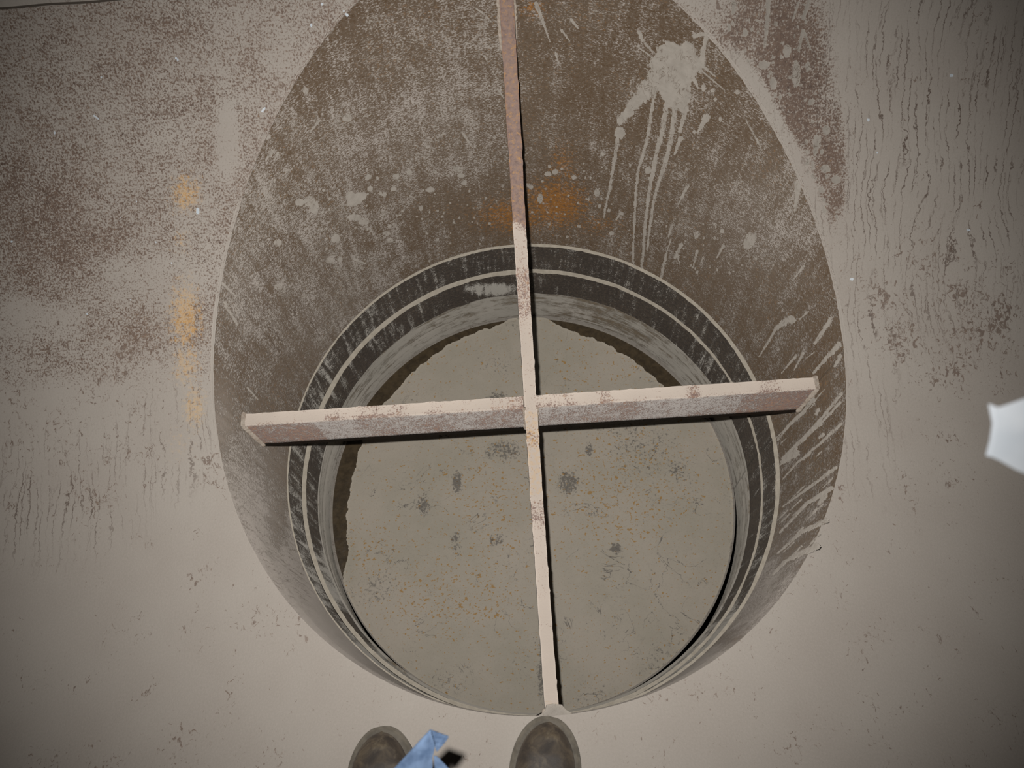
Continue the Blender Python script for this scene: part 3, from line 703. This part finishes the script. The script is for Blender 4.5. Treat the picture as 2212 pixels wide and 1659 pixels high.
R_ = random.Random(5)
dots = [ell(648, 437, 10, 8), ell(668, 434, 13, 10, -.6), ell(680, 448, 10, 15), ell(770, 430, 24, 12, -.5), ell(758, 425, 12, 12), ell(765, 470, 16, 7), ell(785, 478, 12, 8), ell(800, 408, 6), ell(822, 418, 4), ell(855, 381, 8, 6), ell(850, 408, 6, 5),
        ell(795, 383, 7, 5, -.5), ell(884, 372, 6, 5), ell(988, 366, 11, 6), ell(996, 379, 8, 5), ell(1003, 395, 6), ell(940, 372, 4), ell(930, 410, 10, 6), ell(909, 450, 5), ell(835, 504, 8, 5), ell(842, 489, 5), ell(843, 519, 7, 5), ell(815, 385, 4),
        ell(827, 462, 5), ell(735, 560, 5), ell(725, 515, 10, 9), ell(712, 562, 9, 6, -.4), ell(600, 525, 9, 8), ell(655, 640, 5), ell(600, 620, 8, 6), ell(1199, 371, 7, 6), ell(1184, 376, 7, 6), ell(1187, 360, 4), ell(1213, 365, 3),
        ell(1240, 383, 6, 5), ell(1290, 416, 6, 9), ell(1303, 332, 5), ell(1140, 400, 4), ell(1147, 405, 5), ell(1167, 428, 6, 11), ell(1228, 423, 3), ell(1295, 445, 4), ell(1315, 455, 4), ell(1343, 461, 4), ell(1250, 489, 4), ell(1321, 504, 5), ell(1225, 512, 3),
        ell(985, 578, 4), ell(1060, 552, 4), ell(1160, 575, 3), ell(1500, 285, 4), ell(1593, 199, 5), ell(1545, 215, 4), ell(1540, 195, 5), ell(1520, 190, 5, 8), ell(1556, 258, 4, 6), ell(1560, 500, 5), ell(1505, 507, 6, 9, .3), ell(1620, 520, 12, 20, .4), ell(1700, 690, 4),
        capsule([(1158, 8), (1170, 40), (1188, 90)], 9, 2), capsule([(1200, 113), (1208, 142)], 4, 2), capsule([(1234, 42), (1250, 62)], 6, 3), capsule([(1214, 66), (1230, 88)], 6, 3), capsule([(1000, 288), (1017, 314)], 5, 3), capsule([(1028, 18), (1045, 30), (1060, 46)], 3, 4),
        capsule([(1046, 120), (1055, 136)], 4, 2), capsule([(1075, 192), (1088, 212)], 3, 2), capsule([(1528, 252), (1507, 286)], 15, 5), capsule([(1612, 260), (1643, 317)], 3, 4), capsule([(1485, 402), (1465, 442)], 9, 2), capsule([(1340, 460), (1330, 478)], 4, 2), capsule([(1725, 395), (1717, 455)], 16, 4),
        capsule([(1452, 487), (1444, 510)], 5, 4), capsule([(1450, 515), (1440, 545)], 3, 3), capsule([(1440, 545), (1428, 598)], 4, 7), capsule([(1472, 528), (1458, 557)], 7, 6), capsule([(1462, 545), (1468, 570)], 6, 2), capsule([(1506, 543), (1497, 578)], 6, 2), capsule([(1562, 532), (1548, 558)], 7, 2),
        capsule([(1735, 576), (1712, 606)], 6, 2), capsule([(1710, 689), (1690, 700), (1676, 710)], 18, 8), capsule([(1676, 710), (1662, 735), (1640, 770)], 6, 3), capsule([(1745, 673), (1727, 690)], 4, 3), capsule([(1794, 690), (1778, 715), (1760, 742)], 11, 6),
        capsule([(1720, 768), (1688, 806)], 6, 2), capsule([(1735, 763), (1715, 800)], 7, 2), capsule([(1812, 745), (1790, 768), (1757, 806)], 13, 4), capsule([(1815, 768), (1804, 790)], 8, 6),
        capsule([(1755, 862), (1738, 888)], 12, 6), capsule([(1782, 840), (1756, 870)], 2, 4), capsule([(1738, 888), (1705, 918), (1680, 950)], 8, 4), capsule([(1818, 850), (1775, 903), (1745, 935), (1690, 990)], 7, 4), capsule([(1772, 912), (1755, 928), (1700, 985)], 12, 4),
        capsule([(1818, 915), (1775, 955), (1720, 1002), (1690, 1036)], 7, 3), capsule([(1718, 979), (1690, 998)], 17, 10), capsule([(1778, 938), (1770, 945)], 8, 5), capsule([(1814, 870), (1770, 918)], 8, 4), capsule([(1806, 1010), (1760, 1044), (1690, 1095)], 8, 3), capsule([(1795, 1055), (1740, 1090), (1685, 1150)], 11, 4),
        capsule([(1782, 1068), (1770, 1088)], 14, 8), capsule([(1785, 1125), (1730, 1150), (1680, 1195)], 12, 4), capsule([(1765, 1180), (1700, 1210), (1670, 1240)], 14, 5), capsule([(1760, 760), (1740, 775)], 3, 2), capsule([(1768, 885), (1762, 895)], 8, 6),
        capsule([(480, 612), (510, 640)], 6, 3), capsule([(486, 655), (513, 702)], 9, 4), capsule([(535, 838), (556, 862)], 4, 3), capsule([(765, 560), (790, 570)], 6, 3), capsule([(1150, 565), (1170, 580)], 2, 2), capsule([(720, 20), (700, 60)], 10, 4), ell(660, 195, 6, 8), capsule([(590, 325), (575, 345)], 8, 4), capsule([(600, 330), (592, 345)], 7, 4),
        ell(577, 295, 9, 7), ell(750, 255, 10, 8), ell(830, 420, 5), capsule([(690, 260), (670, 285)], 5, 3)]
for k in range(170):
    x_, y_ = R_.gauss(900, 260), R_.gauss(470, 70)
    if y_ < 120 or (x_ > 1095 and x_ < 1150): continue
    dots.append(ell(x_, y_, R_.uniform(1.2, 3.0), None))
for k in range(70):
    dots.append(ell(R_.uniform(1250, 1640), R_.uniform(340, 600), R_.uniform(1.2, 2.8), R_.uniform(1.2, 4)))
for k in range(26):
    x_, y_ = R_.uniform(1690, 1800), R_.uniform(860, 1180); l_ = R_.uniform(15, 50)
    dots.append(capsule([(x_, y_), (x_ - l_ * .75, y_ + l_ * .72)], R_.uniform(2, 4), 1.6))
for k in range(30):
    x_, y_ = R_.uniform(780, 1080), R_.uniform(20, 300); l_ = R_.uniform(5, 14)
    dots.append(capsule([(x_, y_), (x_ + l_, y_ - R_.uniform(-2, 5))], R_.uniform(2, 3.4), 1.6))
def inside_shaft(sh):
    x0, y0, x1, y1 = bbox(sh); q = on_shaft([((x0 + x1) / 2, (y0 + y1) / 2)])[0]
    return q[2] > Z1 + .01 and q[2] < rim_z(q[1]) - .004
dots = [d for d in dots if inside_shaft(d)]
o = splat('mud_spatter', dots, on_shaft, 1.5, .0018, seed=9)
tag(o, 'pale mud drops and streaks spattered over the rusty shaft wall', 'mud spatter', kind='stuff')
# spatter and runs on the steel right of the rim
sp = [ell(1548, 57, 14, 13), capsule([(1540, 18), (1548, 50)], 14, 10), capsule([(1586, 4), (1584, 28)], 9, 7), capsule([(1628, 0), (1630, 60), (1628, 140), (1640, 200)], 9, 12), capsule([(1660, 0), (1658, 40), (1652, 100)], 12, 6), capsule([(1690, 0), (1694, 70), (1688, 140), (1690, 210), (1692, 250)], 10, 8),
      capsule([(1725, 5), (1712, 45)], 5, 4), capsule([(1748, 0), (1735, 40)], 6, 9), ell(1752, 221, 7), ell(1755, 263, 4), ell(1785, 281, 8, 11), capsule([(1765, 298), (1760, 335)], 16, 6), ell(1783, 365, 10, 9), ell(1806, 388, 11, 9), ell(1775, 411, 7), ell(1782, 455, 5), capsule([(1735, 66), (1725, 110)], 8, 5),
      capsule([(1735, 66), (1752, 108)], 7, 4), ell(1745, 145, 6, 11), ell(1650, 140, 12, 10), ell(1605, 160, 5), capsule([(1705, 240), (1715, 280), (1730, 310)], 14, 8), ell(1700, 110, 9, 14), ell(1720, 160, 9, 30), ell(1610, 70, 6, 10), ell(1670, 180, 8, 14), ell(1575, 60, 4, 9), capsule([(1600, 110), (1590, 118)], 4, 3)]
for k in range(90):
    y_ = R_.uniform(0, 480); x_ = 1560 + y_ * .42 + R_.uniform(0, 200 - y_ * .3); sp.append(ell(x_, y_, R_.uniform(1.5, 5), R_.uniform(1.5, 6)))
def inside_pipe(sh):
    x0, y0, x1, y1 = bbox(sh); q = on_pipe([((x0 + x1) / 2, (y0 + y1) / 2), (x0, y1)])
    return bool((np.hypot(q[:, 0], q[:, 1]) > r + .010).all())
o = splat('mud_spatter', [s_ for s_ in sp if inside_pipe(s_)], on_pipe, 1.6, .0016, seed=15)
tag(o, 'mud runs and round drops on the bare rusty steel right of the rim', 'mud spatter', kind='stuff')
flk = [capsule([(203, 250), (213, 257)], 4, 2.5), ell(219, 167, 2, 2), capsule([(380, 125), (384, 130)], 4, 3), capsule([(743, 24), (750, 33)], 4, 6), ell(696, 9, 2.5), ell(672, 55, 2, 4), capsule([(567, 240), (572, 233)], 5, 3), ell(427, 456, 3, 7), ell(118, 287, 1.5, 3.5), ell(282, 647, 1.6), ell(188, 678, 1.5, 2.4), ell(260, 469, 1.8), ell(337, 523, 1.5),
       ell(2055, 163, 4), ell(1876, 259, 3), ell(1895, 330, 2), ell(1840, 603, 4, 3), ell(2092, 497, 5, 2), ell(25, 522, 2), ell(295, 435, 1.5), ell(370, 568, 1.4)]
o = splat('pale_fleck', flk, on_pipe, 1.3, .0012, m_fleck, seed=19)  # small white marks laid over the pipe surface
tag(o, 'tiny white flecks on the pipe wall', 'flecks', kind='stuff')

# ------------------------------------------------------------------ boots of the photographer
def boot(label, tip, heading, L=.305, wmax=.0545):
    root = tag(empty('work_boot', (tip[0], tip[1], 0)), label, 'boot')
    d = np.array([math.sin(heading), math.cos(heading), 0.0]); sx = np.array([d[1], -d[0], 0.0])
    ts = np.array([0, .006, .016, .032, .055, .085, .115, .15, .19, .23, .265, .29, .301, .305])
    wl = np.array([.0, .019, .0315, .0435, .0525, .0575, .0575, .052, .0445, .0415, .041, .033, .018, .0]) * wmax / .0575
    tt_ = np.linspace(0, 1, 60) ** 1.3 * .305
    wd = np.interp(tt_, ts, wl); wd[0] = .004; wd[-1] = .004
    wd[1:] = np.maximum(wd[1:], .0)
    # round the nose properly
    nose = tt_ < .085; wd[nose] = np.clip(1 - ((.085 - tt_[nose]) / .085) ** 2.1, 0, 1) ** .52 * .0560 * wmax / .0575
    base = np.array([tip[0], tip[1], 0.0])
    # the boot lies along the chord of the curved floor, heel higher than toe
    base[2] = float(rim_z(base[1])) + .0015
    heel = base - d * .29; heel[2] = float(rim_z(heel[1])) + .0015
    d = (base - heel) / np.linalg.norm(base - heel); nup = np.cross(sx, d)
    def W_(t_, a, z_): return base - d * t_ + sx * a + nup * z_
    def slab(name, grow, z0, z1, mat, rnd_=.003):
        vv = []
        rows = [(-grow + .004, z0), (0, z0 + .001), (0, z1 - rnd_), (-.0012, z1 - rnd_ * .3), (-.004, z1), (-.02, z1)]
        for gi, (gg, z_) in enumerate(rows):
            for side in (1, -1):
                for i in (range(60) if side == 1 else range(59, -1, -1)):
                    ww = max(wd[i] + (grow + gg), .0005) if wd[i] > .001 else .0005
                    tc = tt_[i]; 
                    tc = .15 + (tc - .15) * (1 + (grow + gg) / .15)
                    vv.append(W_(tc, side * ww, z_))
        m_ = 120; fc = [(k * m_ + i, k * m_ + (i + 1) % m_, (k + 1) * m_ + (i + 1) % m_, (k + 1) * m_ + i) for k in range(len(rows) - 1) for i in range(m_)]
        fc += [(i, i + 1, m_ - 2 - i, m_ - 1 - i) for i in range(59)]
        k = (len(rows) - 1) * m_; fc += [(k + i, k + i + 1, k + m_ - 2 - i, k + m_ - 1 - i) for i in range(59)]
        o = mesh_obj(name, vv, fc, mat, root); o.data.transform(Matrix.Translation(-Vector(root.location))); return o
    slab('sole', .0034, .0, .022, m_rubber); 
    wt = slab('welt', .0006, .0222, .029, m_welt); wt['label'] = 'paler welt round the toe'
    # upper: arches over the last
    vv = []; K = 25
    hts = np.interp(tt_, [0, .01, .03, .06, .10, .15, .19, .22, .27, .305], [.030, .046, .060, .067, .070, .086, .118, .128, .118, .06])
    for i in range(60):
        ww = max(wd[i] - .0060, .001); tc = .15 + (tt_[i] - .15) * .958
        for j in range(K):
            a = math.pi * j / (K - 1); ca, sa_ = math.cos(a), math.sin(a)
            ex = .62; cx_ = math.copysign(abs(ca) ** ex, ca); zz_ = sa_ ** .72
            vv.append(W_(tc, ww * cx_ * (1 + .03 * sa_), .026 + (hts[i] - .026) * zz_))
    fc = [tuple(f) for f in grid_faces(60, K)]
    o = mesh_obj('upper', vv, fc, m_leather, root); o.data.transform(Matrix.Translation(-Vector(root.location)))
    # shaft round the ankle
    vv = []; K = 36
    for z_, tc, a_, b_ in ((.07, .225, .040, .070), (.11, .225, .042, .066), (.15, .228, .043, .058), (.19, .23, .046, .058), (.24, .232, .050, .062), (.245, .232, .050, .062), (.243, .232, .046, .058), (.17, .23, .041, .052)):
        for j in range(K):
            a = 2 * math.pi * j / K; vv.append(W_(tc + b_ * math.cos(a), a_ * math.sin(a), z_))
    fc = [tuple(f) for f in np.array([[k * K + j, k * K + (j + 1) % K, (k + 1) * K + (j + 1) % K, (k + 1) * K + j] for k in range(7) for j in range(K)])]
    o = mesh_obj('boot_shaft', vv, fc, m_leather, root); o.data.transform(Matrix.Translation(-Vector(root.location)))
    # crease and laces over the instep
    for q in range(5):
        t0 = .128 + .018 * q; z_ = float(np.interp(t0, tt_, hts)); vv = []
        for i in range(17):
            f = i / 16 * 2 - 1; c_ = W_(t0 + .004 * (q % 2) * f, f * .024, z_ + .002 - .010 * f * f)
            for j in range(6):
                a = 2 * math.pi * j / 6; vv.append(c_ + d * math.cos(a) * .0025 + np.array([0, 0, math.sin(a) * .0025]))
        fc = [(i * 6 + j, i * 6 + (j + 1) % 6, (i + 1) * 6 + (j + 1) % 6, (i + 1) * 6 + j) for i in range(16) for j in range(6)]
        o = mesh_obj('lace', vv, fc, m_rubber, root); o.data.transform(Matrix.Translation(-Vector(root.location)))
    return root
M = N('boot_welt'); n_ = M.noise(M.ob, 60, 4); m_welt = M.out(M.mix(M.ss(n_, .3, .7), srgb(104, 97, 86), srgb(84, 78, 69)), .75, .25)
tipR = on_pipe([(1186, 1560)])[0]; tipL = on_pipe([(832, 1581)])[0]
boot('right brown work boot with its toe against the near end of the long bar', tipR, .18)
boot('left brown work boot, partly behind the blue cloth strap', tipL, -.03)

# ------------------------------------------------------------------ blue cloth strap hanging close under the camera
strap = tag(empty('cloth_strap', at_depth([(900, 1640)], .66)[0]), 'blue cloth strap with a folded end hanging above the left boot', 'strap')
def sheet(name, left, right, dl, dr, label=None, mat=None, thick=.0016, bow=.003):
    """cloth band between two edge polylines, with thickness"""
    n, m_ = 24, 9
    def res(pts, dd):
        pts = np.array(pts, float); L = np.concatenate([[0], np.cumsum(np.linalg.norm(np.diff(pts, axis=0), axis=1))]); f = np.linspace(0, L[-1], n)
        return np.stack([np.interp(f, L, pts[:, 0]), np.interp(f, L, pts[:, 1])], 1), np.interp(f, L, dd)
    a, da = res(left, dl); b, db = res(right, dr); top = []; 
    for i in range(n):
        for j in range(m_):
            f = j / (m_ - 1); q = a[i] * (1 - f) + b[i] * f; dd = da[i] * (1 - f) + db[i] * f - bow * math.sin(math.pi * f) + .0016 * math.sin(i * .9 + j * .7)
            top.append(at_depth([q], dd)[0])
    top = np.array(top); bot = top + FW * thick; N_ = len(top); fc = [tuple(f) for f in grid_faces(n, m_)]
    fc += [tuple(x + N_ for x in reversed(f)) for f in list(fc)]
    for i in range(n - 1):
        for k in (0, m_ - 1): fc.append((i * m_ + k, (i + 1) * m_ + k, (i + 1) * m_ + k + N_, i * m_ + k + N_))
    for j in range(m_ - 1):
        for k in (0, (n - 1) * m_): fc.append((k + j, k + j + 1, k + j + 1 + N_, k + j + N_))
    o = mesh_obj(name, np.concatenate([top, bot]), fc, mat or m_blue, strap); child_local(o, strap)
    if label: o['label'] = label
    return o
sheet('band', [(929, 1577), (905, 1602), (880, 1630), (852, 1660), (760, 1760), (680, 1900)], [(931, 1580), (941, 1617), (933, 1632), (935, 1662), (900, 1780), (820, 1900)], [.66, .66, .66, .66, .67, .68], [.66, .655, .66, .66, .67, .68])
sheet('folded_end', [(929, 1577), (932, 1592), (941, 1618)], [(967, 1591), (962, 1602), (945, 1622)], [.668, .67, .664], [.668, .664, .660], 'end of the strap folded back', bow=-.003)
sheet('turned_hem', [(965, 1589), (955, 1602), (941, 1620)], [(969, 1593), (960, 1606), (944, 1624)], [.662, .660, .657], [.662, .660, .657], bow=.001)
sheet('under_layer', [(937, 1634), (938, 1650), (940, 1670), (920, 1790), (860, 1900)], [(942, 1634), (958, 1648), (975, 1668), (1010, 1760), (960, 1900)], [.675, .676, .678, .685, .69], [.672, .674, .676, .685, .69], 'second layer of the strap behind the fold')

# ------------------------------------------------------------------ white tag close to the lens at the right edge
tg = empty('white_tag', at_depth([(2230, 940)], .30)[0]); tag(tg, 'blown out white tag close to the lens at the right edge', 'tag')
out_ = [(2150, 878), (2166, 884), (2190, 876), (2230, 862), (2330, 850), (2420, 860), (2430, 1000), (2400, 1080), (2320, 1060), (2250, 1034), (2200, 1014), (2165, 994), (2143, 984), (2152, 950), (2157, 915)]
f0 = np.array([at_depth([q], .30 + .02 * (q[1] - 860) / 200 - .01 * (q[0] - 2150) / 250)[0] for q in out_]); f1 = f0 + FW * .003
nn = len(out_); fc = [tuple(range(nn)), tuple(range(2 * nn - 1, nn - 1, -1))] + [(i, (i + 1) % nn, (i + 1) % nn + nn, i + nn) for i in range(nn)]
o = mesh_obj('card', np.concatenate([f0, f1]), fc, m_white, tg, smooth=False); child_local(o, tg)
bm = bmesh.new(); bm.from_mesh(o.data); bmesh.ops.bevel(bm, geom=[e for e in bm.edges if len(e.link_faces) == 2 and e.calc_face_angle(0) > 1.0], offset=.0006, segments=2, affect='EDGES'); bm.to_mesh(o.data); bm.free()
# cord through the far end of the tag
a0 = at_depth([(2395, 960)], .288)[0]; vv = []
for i in range(24):
    f = i / 23; c_ = a0 + RT * (.16 * f) + UP * (.02 * math.sin(f * 3)) - FW * (.05 * f)
    for j in range(8):
        a = 2 * math.pi * j / 8; vv.append(c_ + UP * math.cos(a) * .0015 + FW * math.sin(a) * .0015)
fc = [(i * 8 + j, i * 8 + (j + 1) % 8, (i + 1) * 8 + (j + 1) % 8, (i + 1) * 8 + j) for i in range(23) for j in range(8)]
o = mesh_obj('cord', vv, fc, m_white, tg); child_local(o, tg)
